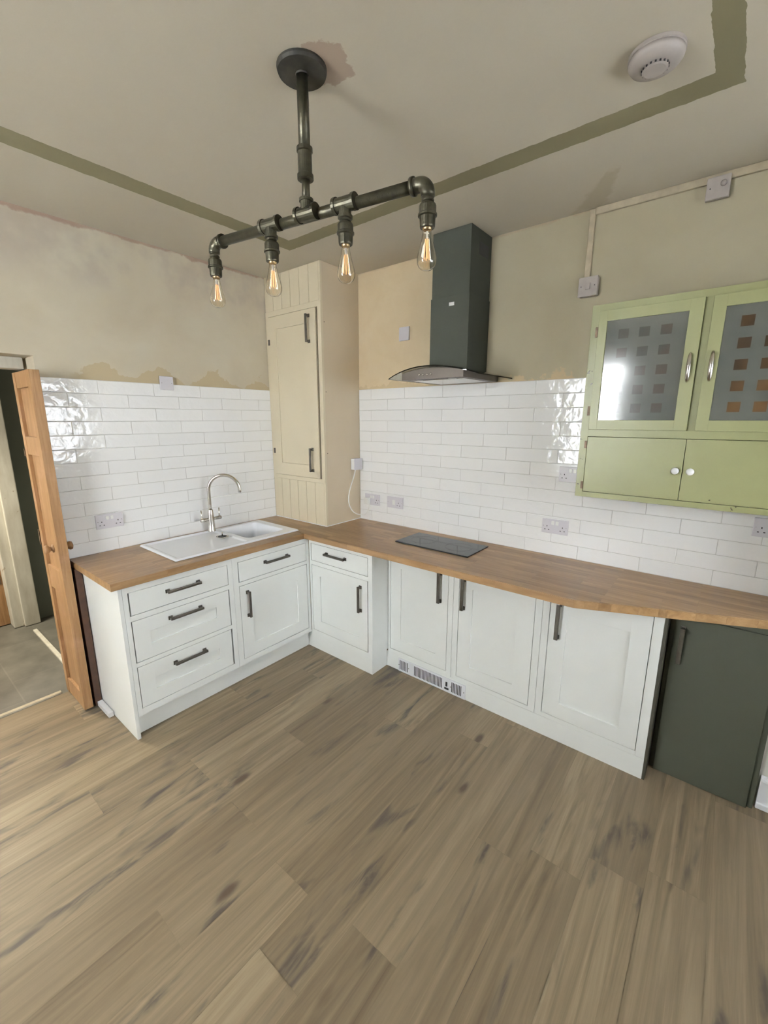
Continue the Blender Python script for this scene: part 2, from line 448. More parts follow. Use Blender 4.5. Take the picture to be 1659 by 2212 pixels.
# rear wall with window, right wall with window
def wall_with_hole(name, axis, a0, a1, b0, b1, p0, p1, mat):
    bm = bmesh.new()
    def bb(u0, u1, z0, z1):
        if axis == 'y': box(bm, u0, u1, p0, p1, z0, z1)
        else: box(bm, p0, p1, u0, u1, z0, z1)
    lo, hi = (0, XR) if axis == 'y' else (YB, 0)
    bb(lo, a0, -.05, CE+.02); bb(a1, hi, -.05, CE+.02); bb(a0, a1, -.05, b0); bb(a0, a1, b1, CE+.02)
    return struct(name, bm, mat)
WA = (.86, 1.68, .98, 2.36); WB = (-2.10, -.22, 1.10, 2.10)
wall_with_hole('wall_front', 'y', *WA, YB-.16, YB, M['wallplain'])
wall_with_hole('wall_right', 'x', *WB, XR, XR+.16, M['wallplain'])
def window(name, axis, a0, a1, z0, z1, p, mull):
    bm = bmesh.new()
    def bb(u0, u1, v0, v1, t=.03):
        if axis == 'y': box(bm, u0, u1, p-t, p+t, v0, v1)
        else: box(bm, p-t, p+t, u0, u1, v0, v1)
    f = .05
    bb(a0, a0+f, z0, z1); bb(a1-f, a1, z0, z1); bb(a0, a1, z0, z0+f); bb(a0, a1, z1-f, z1)
    for mu in mull: bb(mu-.025, mu+.025, z0, z1, .028)
    o = struct(name, bm, M['wtrim'])
    if axis == 'y': g = B(a0+.03, a1-.03, p-.003, p+.003, z0+.03, z1-.03)
    else: g = B(p-.003, p+.003, a0+.03, a1-.03, z0+.03, z1-.03)
    obj('pane', g, M['windowglass'], o)
window('window_1', 'y', *WA, YB-.08, [1.27])
window('window_2', 'x', *WB, XR+.08, [-1.16])
# chimney breast to the right of the run, with skirting
struct('wall_breast', B(3.172, 4.35, -.225, 0, 0, CE), M['wallplain'])
sk = bmesh.new(); box(sk, 3.178, 4.35, -.240, -.225, 0, .16, bev=.003); box(sk, 3.178, 4.35, -.247, -.225, 0, .028, bev=.004); box(sk, 3.178, 4.35, -.245, -.225, .135, .15, bev=.003)
struct('baseboard_right', sk, M['wtrim'])

# tiling
def tiling(name, side, h0, h1, joint0, parent):
    quads = []; Z0 = WZ+.001; P = .07725; Wd = .3085; g = .0011; row = 0; D = .007
    z = Z0
    while z < TT-.004:
        zb = min(TT, z+P)
        off = joint0+(row % 2)*Wd/2
        k = math.floor((h0-off)/Wd); u = off+k*Wd
        while u < h1:
            ua, ub = max(h0, u), min(h1, u+Wd)
            if ub-ua > .006:
                a = (random.random(), random.random(), random.random())
                tl, tz = random.uniform(-.0011, .0011), random.uniform(-.0006, .0006)
                def P3(h, zz, d, i):
                    if side == 'A': return (d, h, zz)
                    return (h, -d, zz)
                A0 = [(ua+g, z+g), (ub-g, z+g), (ub-g, zb-g), (ua+g, zb-g)]
                b = .0022
                A1 = [(ua+g+b, z+g+b), (ub-g-b, z+g+b), (ub-g-b, zb-g-b), (ua+g+b, zb-g-b)]
                dep = [D-tl-tz, D+tl-tz, D+tl+tz, D-tl+tz]
                bot = [P3(h, q, .002, 0) for h, q in A0]; edge = [P3(h, q, dd-.0012, 0) for (h, q), dd in zip(A0, dep)]
                top = [P3(h, q, dd, 0) for (h, q), dd in zip(A1, dep)]
                loops = [top]
                for i in range(4):
                    j = (i+1) % 4; loops += [[bot[i], bot[j], edge[j], edge[i]], [edge[i], edge[j], top[j], top[i]]]
                if side == 'A': loops = [lp for lp in loops]
                quads.append((loops, a))
            u += Wd
        z += P; row += 1
    o = patch_mesh(name, quads, M['tile'], parent)
    bm = bmesh.new(); bm.from_mesh(o.data); bmesh.ops.recalc_face_normals(bm, faces=bm.faces[:]); bm.to_mesh(o.data); bm.free()
    gb = B(0, .0052, h0, h1, WZ, TT) if side == 'A' else B(h0, h1, -.0052, 0, WZ, TT)
    obj('grout', gb, M['grout'], parent)
tiling('tiling', 'A', -1.842, -.379, -1.5695+.0015, wallA)
tiling('tiling', 'B', .609, 3.168, 1.657, wallB)

# hall seen through the doorway
struct('wall_hall_north', B(HX0, -.21, HY1, HY1+.1, -.05, CE), M['greenwall'])
w = bmesh.new(); box(w, -1.70, -1.60, -1.775, HY1, -.05, CE); box(w, -1.70, -1.60, HY0, -2.70, -.05, CE); box(w, -1.70, -1.60, -2.7, -1.775, 2.02, CE)
struct('wall_hall_west', w, M['greenwall'])
struct('wall_hall_south', B(HX0, -.21, HY0-.1, HY0, -.05, CE), M['wallplain'])
struct('wall_hall_end', B(HX0-.1, HX0, HY0, HY1, -.05, CE), M['wallplain'])
struct('ceiling_hall', B(HX0, -.21, HY0, HY1, 2.5, 2.6), M['wallplain'])
w = bmesh.new(); box(w, -1.60, -1.50, -1.84, -1.735, 0, 2.1, bev=.006); box(w, -1.66, -1.53, -1.905, -1.835, 0, 2.03, bev=.006); box(w, -1.6, -1.5, -2.75, -1.84, 2.0, 2.1)
struct('trim_2', w, M['oldwhite'])
struct('trim_3', B(-1.36, -.35, -1.822, -1.795, -.004, .012, bev=.003), M['oldwhite'])
# doorway: head lining and dark wood lining strip on the side of the opening
w = bmesh.new(); box(w, -.235, -.14, DY0, -1.86, 1.955, DZ, bev=.004)
struct('trim_4', w, M['oldwhite'])
struct('trim_5', B(-.2, .012, -1.8515, -1.8425, 0, 1.925), M['darkwood'])

# far pine door beyond the hall
d = thing('pine_door', 'pine door at the far side of the hall, behind the scuffed white door post', 'door', (-1.66, -1.905, 0))
fd = bmesh.new(); box(fd, -.04, 0, -.78, 0, .005, 1.99)
for za, zb in ((.18, .75), (.98, 1.80)):
    box(fd, 0, .012, -.66, -.41, za, zb, bev=.004); box(fd, 0, .012, -.34, -.10, za, zb, bev=.004)
obj('door_leaf', fd, M['pine'], d)
hh = bmesh.new(); box(hh, -.001, .004, -.030, -.008, .36, .44); obj('hinge', hh, M['hinge'], d)

# near stripped pine door leaf, stood against the opening
d = thing('pine_door', 'narrow stripped pine door leaf with round wooden knobs beside the left doorway', 'door', (-.052, -1.8785, 0))
W2, T2, H2 = .163, .0225, 1.937
fd = bmesh.new()
st = .048
panels = [(.11, .72), (.86, 1.50), (1.60, 1.855)]
box(fd, -W2, -W2+st, -T2, T2, .008, H2, bev=.002); box(fd, W2-st, W2, -T2, T2, .008, H2, bev=.002)
zs = [.008]+[v for p in panels for v in p]+[H2]
for i in range(0, len(zs), 2): box(fd, -W2+st, W2-st, -T2+.002, T2-.002, zs[i], zs[i+1] if i+1 < len(zs) else H2, bev=.002)
for a, b in panels: box(fd, -W2+st-.003, W2-st+.003, -.006, .006, a-.003, b+.003)
obj('door_leaf', fd, M['pine'], d)
for s in (-1, 1):
    k = bmesh.new(); lathe(k, [(.022, 0), (.024, .004), (.012, .008), (.012, .016), (.020, .022), (.025, .031), (.022, .041), (.008, .046)], (.080, 0, 0), 'y', 18)
    for v in k.verts: v.co = (v.co.x, s*(T2+v.co.y), v.co.z+.992)
    obj('knob', k, M['pine'], d, True)
hh = bmesh.new(); box(hh, -W2-.012, -W2+.004, -T2-.004, -T2+.014, .97, 1.06); obj('latch_plate', hh, M['hinge'], d)
hh = bmesh.new(); box(hh, -W2-.008, -W2+.004, -T2-.004, -T2+.012, 1.49, 1.53); obj('hinge', hh, M['hinge'], d)
db = bmesh.new(); box(db, 0, .10, -.0, .036, 0, .868, bev=.004)
o = obj('wooden_board', db, M['darkwood'], loc=(.004, -1.842, 0)); tag(o, 'dark stained wooden board upright between the pine door and the white end panel', 'board')
o = obj('skirting_offcut', B(.11, .285, -1.834, -1.806, 0, .030, bev=.003), M['wtrim']); tag(o, 'short white skirting offcut on the floor at the base of the end panel', 'offcut')

# ------------------------------------------------------------------ base cabinets
# local frame: u along the run, front plane at depth 0, going out of the front = +d
def frame_xf(side, p):
    if side == 'A': return lambda u, d, z: (p+d, u, z)        # front looks +x, u = y
    return lambda u, d, z: (u, -(p+d), z)                     # front looks -y, u = x
def xbox(bm, xf, u0, u1, d0, d1, z0, z1, bev=0):
    a = xf(u0, d0, z0); b = xf(u1, d1, z1); box(bm, a[0], b[0], a[1], b[1], a[2], b[2], bev=bev)
def handle(parent, xf, u, z, L, vertical, name='handle', out=.032, wdt=.015):
    """square bow handle with chunky feet"""
    bm = bmesh.new(); h = L/2
    if vertical:
        xbox(bm, xf, u-wdt/2, u+wdt/2, out-.011, out, z-h, z+h, .0025)
        for s in (-1, 1):
            zc = z+s*(h-.009); xbox(bm, xf, u-.0105, u+.0105, 0, .006, zc-.011, zc+.011, .0015); xbox(bm, xf, u-.007, u+.007, .004, out-.003, zc-.007, zc+.007, .0015)
    else:
        xbox(bm, xf, u-h, u+h, out-.011, out, z-wdt/2, z+wdt/2, .0025)
        for s in (-1, 1):
            uc = u+s*(h-.009); xbox(bm, xf, uc-.011, uc+.011, 0, .006, z-.0105, z+.0105, .0015); xbox(bm, xf, uc-.007, uc+.007, .004, out-.003, z-.007, z+.007, .0015)
    return obj(name, bm, M['pewter'], parent)
def front(name, parent, xf, u0, u1, z0, z1, pan=None, mat=None):
    """inset door / drawer front, front face 1 mm behind the frame, optional recessed panel"""
    bm = bmesh.new(); f = -.001
    if pan is None:
        xbox(bm, xf, u0, u1, f-.018, f, z0, z1, .0012)
    else:
        a, b, c, e = pan
        xbox(bm, xf, u0, a, f-.018, f, z0, z1, .0012); xbox(bm, xf, b, u1, f-.018, f, z0, z1, .0012)
        xbox(bm, xf, a-.001, b+.001, f-.018, f, z0, c, .0012); xbox(bm, xf, a-.001, b+.001, f-.018, f, e, z1, .0012)
        xbox(bm, xf, a-.002, b+.002, f-.018, f-.008, c-.002, e+.002)
    return obj(name, bm, mat or M['cabinet'], parent)
def face_frame(parent, xf, u0, u1, z0, z1, holes, depth, cham=True):
    """face frame strips around a grid of openings stacked in z, plus carcass box behind"""
    bm = bmesh.new(); g = .0028
    ul = min(h[0] for h in holes)-g; ur = max(h[1] for h in holes)+g
    xbox(bm, xf, u0, ul, -.022, 0, z0, z1, .001); xbox(bm, xf, ur, u1, -.022, 0, z0, z1, .001)
    zs = sorted([(h[2]-g, h[3]+g) for h in holes]); p = z0
    for a, b in zs:
        xbox(bm, xf, ul-.0005, ur+.0005, -.022, 0, p, a, .0008); p = b
    if z1-p > .001: xbox(bm, xf, ul-.0005, ur+.0005, -.022, 0, p, z1, .0008)
    obj('face_frame', bm, M['cabinet'], parent)
    c = bmesh.new(); q = (u0+.002, u1-.002, -depth, -.0225, z0+.001, z1-.001); k = .016
    for b in ((q[0], q[0]+k, q[2], q[3], q[4], q[5]), (q[1]-k, q[1], q[2], q[3], q[4], q[5]), (q[0]+k, q[1]-k, q[2], q[2]+k, q[4], q[5]), (q[0]+k, q[1]-k, q[2]+k, q[3], q[4], q[4]+k)):
        xbox(c, xf, *b)
    return obj('carcass', c, M['cabinet'], parent)
CT = .868
PA, PB, PC = .600, .554, .388
fa, fb, fc = frame_xf('A', PA), frame_xf('B', PB), frame_xf('B', PC)
# unit 1: three drawers
t = thing('drawer_cabinet', 'cream white three-drawer base cabinet at the left end under the worktop', 'cabinet', (0, 0, 0))
D1 = [(-1.754, -1.204, .706, .829), (-1.756, -1.207, .440, .671), (-1.758, -1.211, .172, .410)]
face_frame(t, fa, -1.784, -1.1715, .131, CT, D1, .585)
obj('side_panel', B(.01, .600, -1.803, -1.785, 0, CT, bev=.001), M['cabinet'], t)
pans = [None, (-1.674, -1.293, .521, .590), (-1.676, -1.295, .249, .318)]
for h, p, hz in zip(D1, pans, (.782, .626, .353)):
    d = front('drawer', t, fa, *h, pan=p); handle(d, fa, -1.478, hz, .190, False)
# unit 2: drawer over door
t = thing('base_cabinet', 'cream white base cabinet with one drawer over a door, beneath the sink bowl', 'cabinet')
h1, h2 = (-1.127, -.582, .698, .826), (-1.130, -.583, .170, .667)
face_frame(t, fa, -1.1705, -.556, .131, CT, [h1, h2], .585)
d = front('drawer', t, fa, *h1); handle(d, fa, -.845, .780, .195, False)
d = front('door', t, fa, *h2, pan=(-1.045, -.671, .252, .574)); handle(d, fa, -1.078, .538, .175, True)
# unit 3: corner drawer over door (front looks -y)
t = thing('base_cabinet', 'cream white corner base cabinet standing forward of the cabinets to its right', 'cabinet')
h1, h2 = (.626, 1.160, .700, .824), (.624, 1.157, .159, .664)
face_frame(t, fb, .6015, 1.199, .125, CT, [h1, h2], .54)
d = front('drawer', t, fb, *h1); handle(d, fb, .873, .776, .195, False)
d = front('door', t, fb, *h2, pan=(.706, 1.070, .240, .590)); handle(d, fb, 1.098, .529, .183, True)
# units 4-6, set back
def unit(u0, u1, h, pan, hu, label):
    t = thing('base_cabinet', label, 'cabinet', group='cream cabinets set back under the long worktop')
    face_frame(t, fc, u0, u1, .111, CT, [h], .375)
    d = front('door', t, fc, *h, pan=pan); handle(d, fc, hu, .690, .196, True, wdt=.019)
unit(1.2005, 1.698, (1.222, 1.661, .142, .842), (1.304, 1.581, .229, .737), 1.607, 'cream single-door cabinet under the hob, above the white plinth heater')
unit(1.6995, 2.2265, (1.738, 2.187, .139, .842), (1.823, 2.091, .226, .727), 1.768, 'cream single-door cabinet, middle of the three set back under the long worktop')
unit(2.2280, 2.756, (2.266, 2.714, .138, .842), (2.351, 2.632, .223, .730), 2.311, 'cream single-door cabinet at the right end next to the olive door')
# plinths
o = obj('plinth', B(.535, .552, -1.784, -.5465, 0, .130), M['cabinet']); tag(o, 'white recessed plinth board under the sink-side cabinets', 'plinth')
pb = bmesh.new(); box(pb, .553, 1.190, -.546, -.530, 0, .1245); box(pb, 1.175, 1.190, -.530, -.3885, 0, .1245)
o = obj('plinth', pb, M['cabinet']); tag(o, 'short white plinth board under the corner cabinet', 'plinth')
pb = bmesh.new(); box(pb, 1.1905, 2.756, -.388, -.372, 0, .1105)
o = obj('plinth', pb, M['cabinet']); tag(o, 'long white plinth board under the three set back cabinets', 'plinth')
o = obj('end_panel', B(2.7565, 2.768, -.386, -.02, 0, CT), M['oliveside']); tag(o, 'dark olive side panel closing the right end of the white cabinets', 'panel')

# plinth heater
t = thing('plinth_heater', 'white plinth heater grille set in the kick board by the floor', 'heater', (0, 0, 0))
fh = frame_xf('B', .388)
bm = bmesh.new(); xbox(bm, fh, 1.296, 1.809, .0005, .008, .003, .098, .0015); obj('grille', bm, M['wtrim'], t)
for a, b in ((1.313, 1.372), (1.432, 1.642), (1.716, 1.780)):
    n = int((b-a)/.0103)
    for i in range(n+1):
        u = a+i*(b-a)/n; sl = bmesh.new(); xbox(sl, fh, u-.0026, u+.0026, .0078, .0088, .018, .086); obj('slot', sl, M['slot'], t)
s = bmesh.new(); xbox(s, fh, 1.672, 1.684, .008, .013, .044, .074, .001); obj('switch', s, M['slot'], t)
s = bmesh.new(); xbox(s, fh, 1.664, 1.694, .008, .012, .022, .034, .001); obj('switch', s, M['slot'], t)
for u in (1.303, 1.384, 1.706, 1.800):
    s = bmesh.new(); lathe(s, [(.003, 0), (.003, .0015)], (u, -.3975, .050), 'y', 8); obj('screw', s, M['steel'], t)

# olive cupboard on the right
t = thing('olive_cupboard', 'olive green painted cupboard front under the right end of the worktop', 'cupboard')
fo = frame_xf('B', .280)
obj('carcass', B(2.772, 3.168, -.262, -.02, 0, .866), M['olive'], t)
bm = bmesh.new(); xbox(bm, fo, 2.790, 3.146, -.017, 0, .004, .826, .0015); d = obj('door', bm, M['olive'], t)
bm = bmesh.new(); xbox(bm, fo, 2.772, 3.168, -.017, -.002, .829, .867); obj('top_rail', bm, M['olive'], t)
handle(d, fo, 2.822, .690, .175, True, wdt=.019)

# ------------------------------------------------------------------ worktops
w = bmesh.new()
SX0, SX1, SY0, SY1 = .052, .532, -1.473, -.580
hx0, hx1, hy0, hy1 = .085, .470, -.965, -.640
box(w, 0, .62, -1.836, hy0, .869, WZ); box(w, 0, .62, hy1, -.6145, .869, WZ)
box(w, 0, hx0, hy0, hy1, .869, WZ); box(w, hx1, .62, hy0, hy1, .869, WZ)
bmesh.ops.remove_doubles(w, verts=w.verts[:], dist=1e-5)
o = obj('worktop', w, M['worky']); tag(o, 'short oak block worktop on the left holding the white sink', 'worktop')
w = bmesh.new()
prism(w, [(0, 0), (0, -.614), (2.425, -.606), (3.170, -.290), (3.170, 0)], .869, WZ)
bmesh.ops.bevel(w, geom=[e for e in w.edges if abs(e.verts[0].co.z-e.verts[1].co.z) < 1e-6 and e.verts[0].co.y < -.2 and e.verts[1].co.y < -.2], offset=.003, segments=2, affect='EDGES')
o = obj('worktop', w, M['workx']); tag(o, 'long oak block worktop along the back wall with an angled cut front at the right', 'worktop')

# hob
t = thing('hob', 'black glass hob with two zones set into the long oak worktop', 'hob', (1.508, -.235, WZ))
obj('glass_top', B(-.265, .265, -.137, .137, .0005, .008, bev=.002), M['hob'], t)
zp = simple('zone_print', (.045, .05, .05), .2)
for cx in (-.13, .13):
    ring = bmesh.new(); lathe(ring, [(.0835, .0079), (.085, .0082), (.0835, .0083), (.0825, .0079)], (cx, 0, 0), 'z', 40, cap=False); obj('zone_ring', ring, zp, t)

# sink: height-field with rim, drainer recess and bowl
def sdf(x, y, x0, x1, y0, y1, r):
    qx = abs(x-(x0+x1)/2)-(x1-x0)/2+r; qy = abs(y-(y0+y1)/2)-(y1-y0)/2+r
    return math.hypot(max(qx, 0), max(qy, 0))+min(max(qx, qy), 0)-r
def ss(a, b, v):
    v = min(1, max(0, (v-a)/(b-a))); return v*v*(3-2*v)
sb = bmesh.new(); NX, NY = 120, 224
grid = []
for i in range(NX+1):
    row = []
    for j in range(NY+1):
        x = SX0+(SX1-SX0)*i/NX; y = SY0+(SY1-SY0)*j/NY
        z = WZ+.012
        z -= .0085*ss(.0, .014, -sdf(x, y, .070, .512, -1.452, -.985, .02))
        db_ = -sdf(x, y, .095, .460, -.952, -.650, .035)
        slope = .018
        z -= .165*ss(0, slope, db_)+.010*ss(slope, .16, db_)
        do = -sdf(x, y, SX0, SX1, SY0, SY1, .012)
        z -= .010*(1-ss(0, .006, do))
        row.append(sb.verts.new((x, y, z)))
    grid.append(row)
for i in range(NX):
    for j in range(NY): sb.faces.new((grid[i][j], grid[i+1][j], grid[i+1][j+1], grid[i][j+1]))
t = thing('sink', 'white inset sink with drainer and one bowl in the short oak worktop', 'sink')
so = obj('basin', sb, M['sink'], t, True)
k = bmesh.new(); lathe(k, [(.042, 0), (.042, .004), (.034, .005), (.030, .002)], (.278, -.80, WZ-.1625), 'z', 24); obj('waste', k, M['chrome'], t, True)
t = thing('strainer_basket', 'small chrome basket strainer plug lying on the sink drainer near the tap', 'strainer', (.300, -1.045, WZ+.0045))
k = bmesh.new(); lathe(k, [(.020, 0), (.028, .006), (.040, .012), (.041, .014), (.030, .013)], seg=24); obj('basket', k, M['chrome'], t, True)
k = bmesh.new(); lathe(k, [(.029, .0135), (.027, .0145), (.005, .0148)], seg=20); obj('mesh', k, M['slot'], t, True)
k = bmesh.new(); lathe(k, [(.004, .012), (.004, .034), (.006, .038), (.002, .041)], seg=12); obj('stem', k, M['chrome'], t, True)

# tap
t = thing('mixer_tap', 'brushed nickel swan-neck mixer tap with two levers behind the sink', 'tap', (.090, -1.000, WZ+.011))
k = bmesh.new(); lathe(k, [(.0265, 0), (.0265, .004), (.0235, .010), (.0225, .06), (.0205, .115), (.0175, .150), (.0165, .155), (.0135, .157)], seg=24); obj('body', k, M['chrome'], t, True)
dirx, diry = .145/.212, .155/.212
rad, ztop = .104, .292
pts = [(0, 0, .14), (0, 0, .2), (0, 0, ztop)]
for i in range(1, 25):
    a = math.pi*i/24*1.06; q = rad*(1-math.cos(a)); pts.append((dirx*q, diry*q, ztop+rad*math.sin(a)))
k = bmesh.new(); tube(k, pts, .0115, 16); obj('spout', k, M['chrome'], t, True)
for s in (-1, 1):
    k = bmesh.new(); lathe(k, [(.009, .015), (.0105, .028), (.0135, .050), (.0135, .074), (.011, .077)], (0, 0, 0), 'y', 18)
    for v in k.verts: v.co = (v.co.x, s*v.co.y, v.co.z+.088)
    a = obj('valve_arm', k, M['chrome'], t, True)
    k = bmesh.new(); tube(k, [(0, s*.064, .088), (-.002, s*.066, .12), (-.004, s*.067, .158)], [.0055, .005, .0048], 12); obj('lever', k, M['chrome'], a, True)

# ------------------------------------------------------------------ boiler cupboard
BX, BY = .607, .377
t = thing('boiler_cupboard', 'tall ivory boxed-in cupboard in the corner from worktop to ceiling', 'cupboard')
fp = frame_xf('B', BY)
b0 = WZ+.001
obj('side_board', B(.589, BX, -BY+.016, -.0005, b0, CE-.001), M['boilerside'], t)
def groove_panel(z0, z1, name):
    bm = bmesh.new(); n = 6; x0, x1 = .002, .589
    wd = (x1-x0)/n
    xbox(bm, fp, x0, x1, -.016, -.004, z0, z1)
    for i in range(n): xbox(bm, fp, x0+i*wd+.0015, x0+(i+1)*wd-.0015, -.006, 0, z0, z1, .0015)
    obj(name, bm, M['boiler'], t)
groove_panel(b0, 1.2305, 'lower_panel'); groove_panel(2.475, CE-.001, 'upper_panel')
bm = bmesh.new()
for a in ((.002, .037, 1.232, 2.474), (.571, .607, 1.232, 2.474), (.036, .572, 1.232, 1.262), (.036, .572, 2.437, 2.474)):
    xbox(bm, fp, a[0], a[1], -.018, .003, a[2], a[3], .0015)
xbox(bm, fp, .589, .607, -.016, 0, b0, 1.232); xbox(bm, fp, .589, .607, -.016, 0, 2.474, CE-.001)
obj('face_frame', bm, M['boiler'], t)
obj('inner_dark', B(.03, .575, -.352, -.345, 1.25, 2.45), M['slot'], t)
bm = bmesh.new()
f_ = lambda *a: xbox(bm, fp, *a, .0015)
f_(.039, .125, -.012, .008, 1.265, 2.434); f_(.438, .5555, -.012, .008, 1.265, 2.434)
f_(.124, .439, -.012, .008, 1.265, 1.358); f_(.124, .439, -.012, .008, 2.344, 2.434)
xbox(bm, fp, .123, .440, -.012, .0015, 1.357, 2.345)
d = obj('door', bm, M['boiler'], t)
fq = frame_xf('B', BY+.008)
handle(d, fq, .490, 2.306, .185, True, out=.034); handle(d, fq, .488, 1.398, .175, True, out=.034)
for z in (2.258, 1.448):
    k = bmesh.new(); xbox(k, fp, .032, .048, .003, .013, z-.020, z+.020, .001); obj('hinge', k, M['steel'], d)
k = bmesh.new(); xbox(k, fp, .002, .606, 0, .004, b0, b0+.006); box(k, BX, BX+.004, -BY, -.0005, b0, b0+.006); obj('sealant', k, M['plasticw'], t)
for z in (2.34, 1.88, 1.45):
    k = bmesh.new(); lathe(k, [(.003, 0), (.003, .001)], (BX, -.350, z), 'x', 8); obj('nail_hole', k, M['slot'], t)

# fused spur on the cupboard side, flex and plug
t = thing('fused_spur', 'white surface-mounted spur box on the side of the boiler cupboard', 'electrical box', (BX, -.066, 1.353))
obj('back_box', B(.0005, .034, -.042, .042, -.042, .042, bev=.004), M['plasticw'], t)
obj('face_plate', B(.034, .042, -.044, .044, -.044, .044, bev=.002), M['plastic'], t)
k = bmesh.new(); tube(k, catmull([(.645, -.098, 1.312), (.648, -.120, 1.26), (.652, -.165, 1.18), (.655, -.188, 1.11), (.656, -.182, 1.05), (.656, -.150, 1.0), (.658, -.105, .968), (.668, -.062, .955), (.700, -.050, .960), (.732, -.050, .995), (.746, -.052, 1.045), (.742, -.052, 1.080), (.722, -.050, 1.092)]), .0038, 10)
o = obj('power_flex', k, M['plasticw'], smooth=True); tag(o, 'white flex looping from the spur box down to the plug', 'cable')

def plate_xf(side, h, z, d0=.008):
    if side == 'A': return lambda u, d, w: (d0+d, h-u*-1, z+w)
    return lambda u, d, w: (h+u, -(d0+d), z+w)
def pinholes(bm, xf, u, w):
    for a, b, ww, hh in ((0, .011, .0022, .0038), (-.011, -.009, .0036, .002), (.011, -.009, .0036, .002)):
        k = bmesh.new(); xbox(k, xf, u+a-ww, u+a+ww, .0085, .0093, w+b-hh, w+b+hh); obj('pin_hole', k, M['slot'], bm)
def socket(side, h, z, label, kind='double', wide=.148):
    t = thing('wall_socket', label, 'socket', group='white plastic sockets on the tiles')
    xf = plate_xf(side, h, z)
    bm = bmesh.new(); xbox(bm, xf, -wide/2, wide/2, 0, .0088, -.043, .043, .002); obj('plate', bm, M['plastic'], t)
    us = (-.044, .044) if kind == 'double' else (.035,)
    for u in us: pinholes(t, xf, u, -.012)
    for u in ((-.012, .012) if kind == 'double' else (-.008,)):
        s = bmesh.new(); xbox(s, xf, u-(.008 if kind == 'double' else .012), u+(.008 if kind == 'double' else .012), .0085, .012, (.010 if kind == 'double' else -.018), (.032 if kind == 'double' else .018), .001); obj('switch', s, M['plasticw'], t)
    for u in (-1, 1):
        sc = bmesh.new(); q = xf(u*.0640*wide/.148, .0088, 0); lathe(sc, [(.0022, 0), (.0022, .0006)], q, 'x' if side == 'A' else 'y', 8)
        obj('screw', sc, M['steel'], t)
    return t
socket('A', -1.604, 1.093, 'white double socket on the tiled left wall, left of the sink')
socket('B', .744, 1.078, 'white double socket nearest the boiler cupboard, with a plug in its left side')
socket('B', .966, 1.082, 'white switched socket second from the boiler cupboard', 'single')
socket('B', 2.140, 1.083, 'white double socket on the tiles between hob and green wall cabinet, low down')
socket('B', 2.212, 1.392, 'white socket half hidden behind the left edge of the green wall cabinet')
socket('B', 3.080, 1.222, 'white socket cut by the right edge of the photo, below the green wall cabinet')
t = thing('plug', 'white plug pushed into the socket beside the boiler cupboard', 'plug', (.702, -.0165, 1.066))
obj('plug_body', B(-.024, .024, -.026, -.0005, -.026, .026, bev=.006), M['plasticw'], t)
obj('cable_grip', B(.004, .020, -.034, -.022, .010, .024, bev=.003), M['plasticw'], t)
# blank plates
bm = bmesh.new(); box(bm, .0085, .017, -.042, .042, -.042, .042, bev=.002)
t = thing('blank_plate', 'grey-white blank plate at the top edge of the left tiling', 'plate', (0, -1.178, 1.917)); obj('plate', bm, M['plastic'], t)
for s in (-1, 1):
    k = bmesh.new(); lathe(k, [(.002, 0), (.002, .0006)], (.017, s*.031, 0), 'x', 8); obj('screw', k, M['steel'], t)
t = thing('blank_plate', 'grey-white blank plate on the plaster between boiler cupboard and hood', 'plate', (1.030, 0, 2.264))
obj('plate', B(-.042, .042, -.010, -.0005, -.044, .044, bev=.002), M['plastic'], t)
# conduit and boxes
k = bmesh.new(); box(k, 2.176, 2.203, -.016, -.0005, 2.398, 2.712, bev=.003)
box(k, 2.203, 3.168, -.016, -.0005, 2.684, 2.7155, bev=.003)
o = obj('conduit', k, M['cream_conduit']); tag(o, 'cream painted conduit along the ceiling edge with a drop to the junction box', 'conduit')
t = thing('junction_box', 'aged white switch box at the foot of the vertical conduit', 'electrical box', (2.203, 0, 2.352))
obj('back_box', B(-.042, .045, -.034, -.0005, -.044, .044, bev=.004), M['oldplastic'], t)
obj('face_plate', B(-.044, .047, -.041, -.034, -.046, .046, bev=.002), M['oldplastic'], t)
obj('rocker', B(-.010, .012, -.045, -.0405, -.014, .016, bev=.001), M['oldplastic'], t)
for s in (-.030, .034):
    k = bmesh.new(); lathe(k, [(.0025, 0), (.0025, .001)], (s, -.042, .002), 'y', 8); obj('screw', k, M['slot'], t)
t = thing('junction_box', 'aged white box with a round knob on the conduit just below the ceiling', 'electrical box', (2.690, 0, 2.655))
obj('back_box', B(-.041, .041, -.036, -.0165, -.043, .043, bev=.003), M['oldplastic'], t)
k = bmesh.new(); lathe(k, [(.011, 0), (.011, .008), (.006, .011)], (.018, 0, .010), 'y', 14)
for v in k.verts: v.co.y = -.036-v.co.y
obj('knob', k, M['oldplastic'], t, True)
k = bmesh.new(); lathe(k, [(.0025, 0), (.0025, .001)], (-.027, -.037, 0), 'y', 8); obj('screw', k, M['slot'], t)

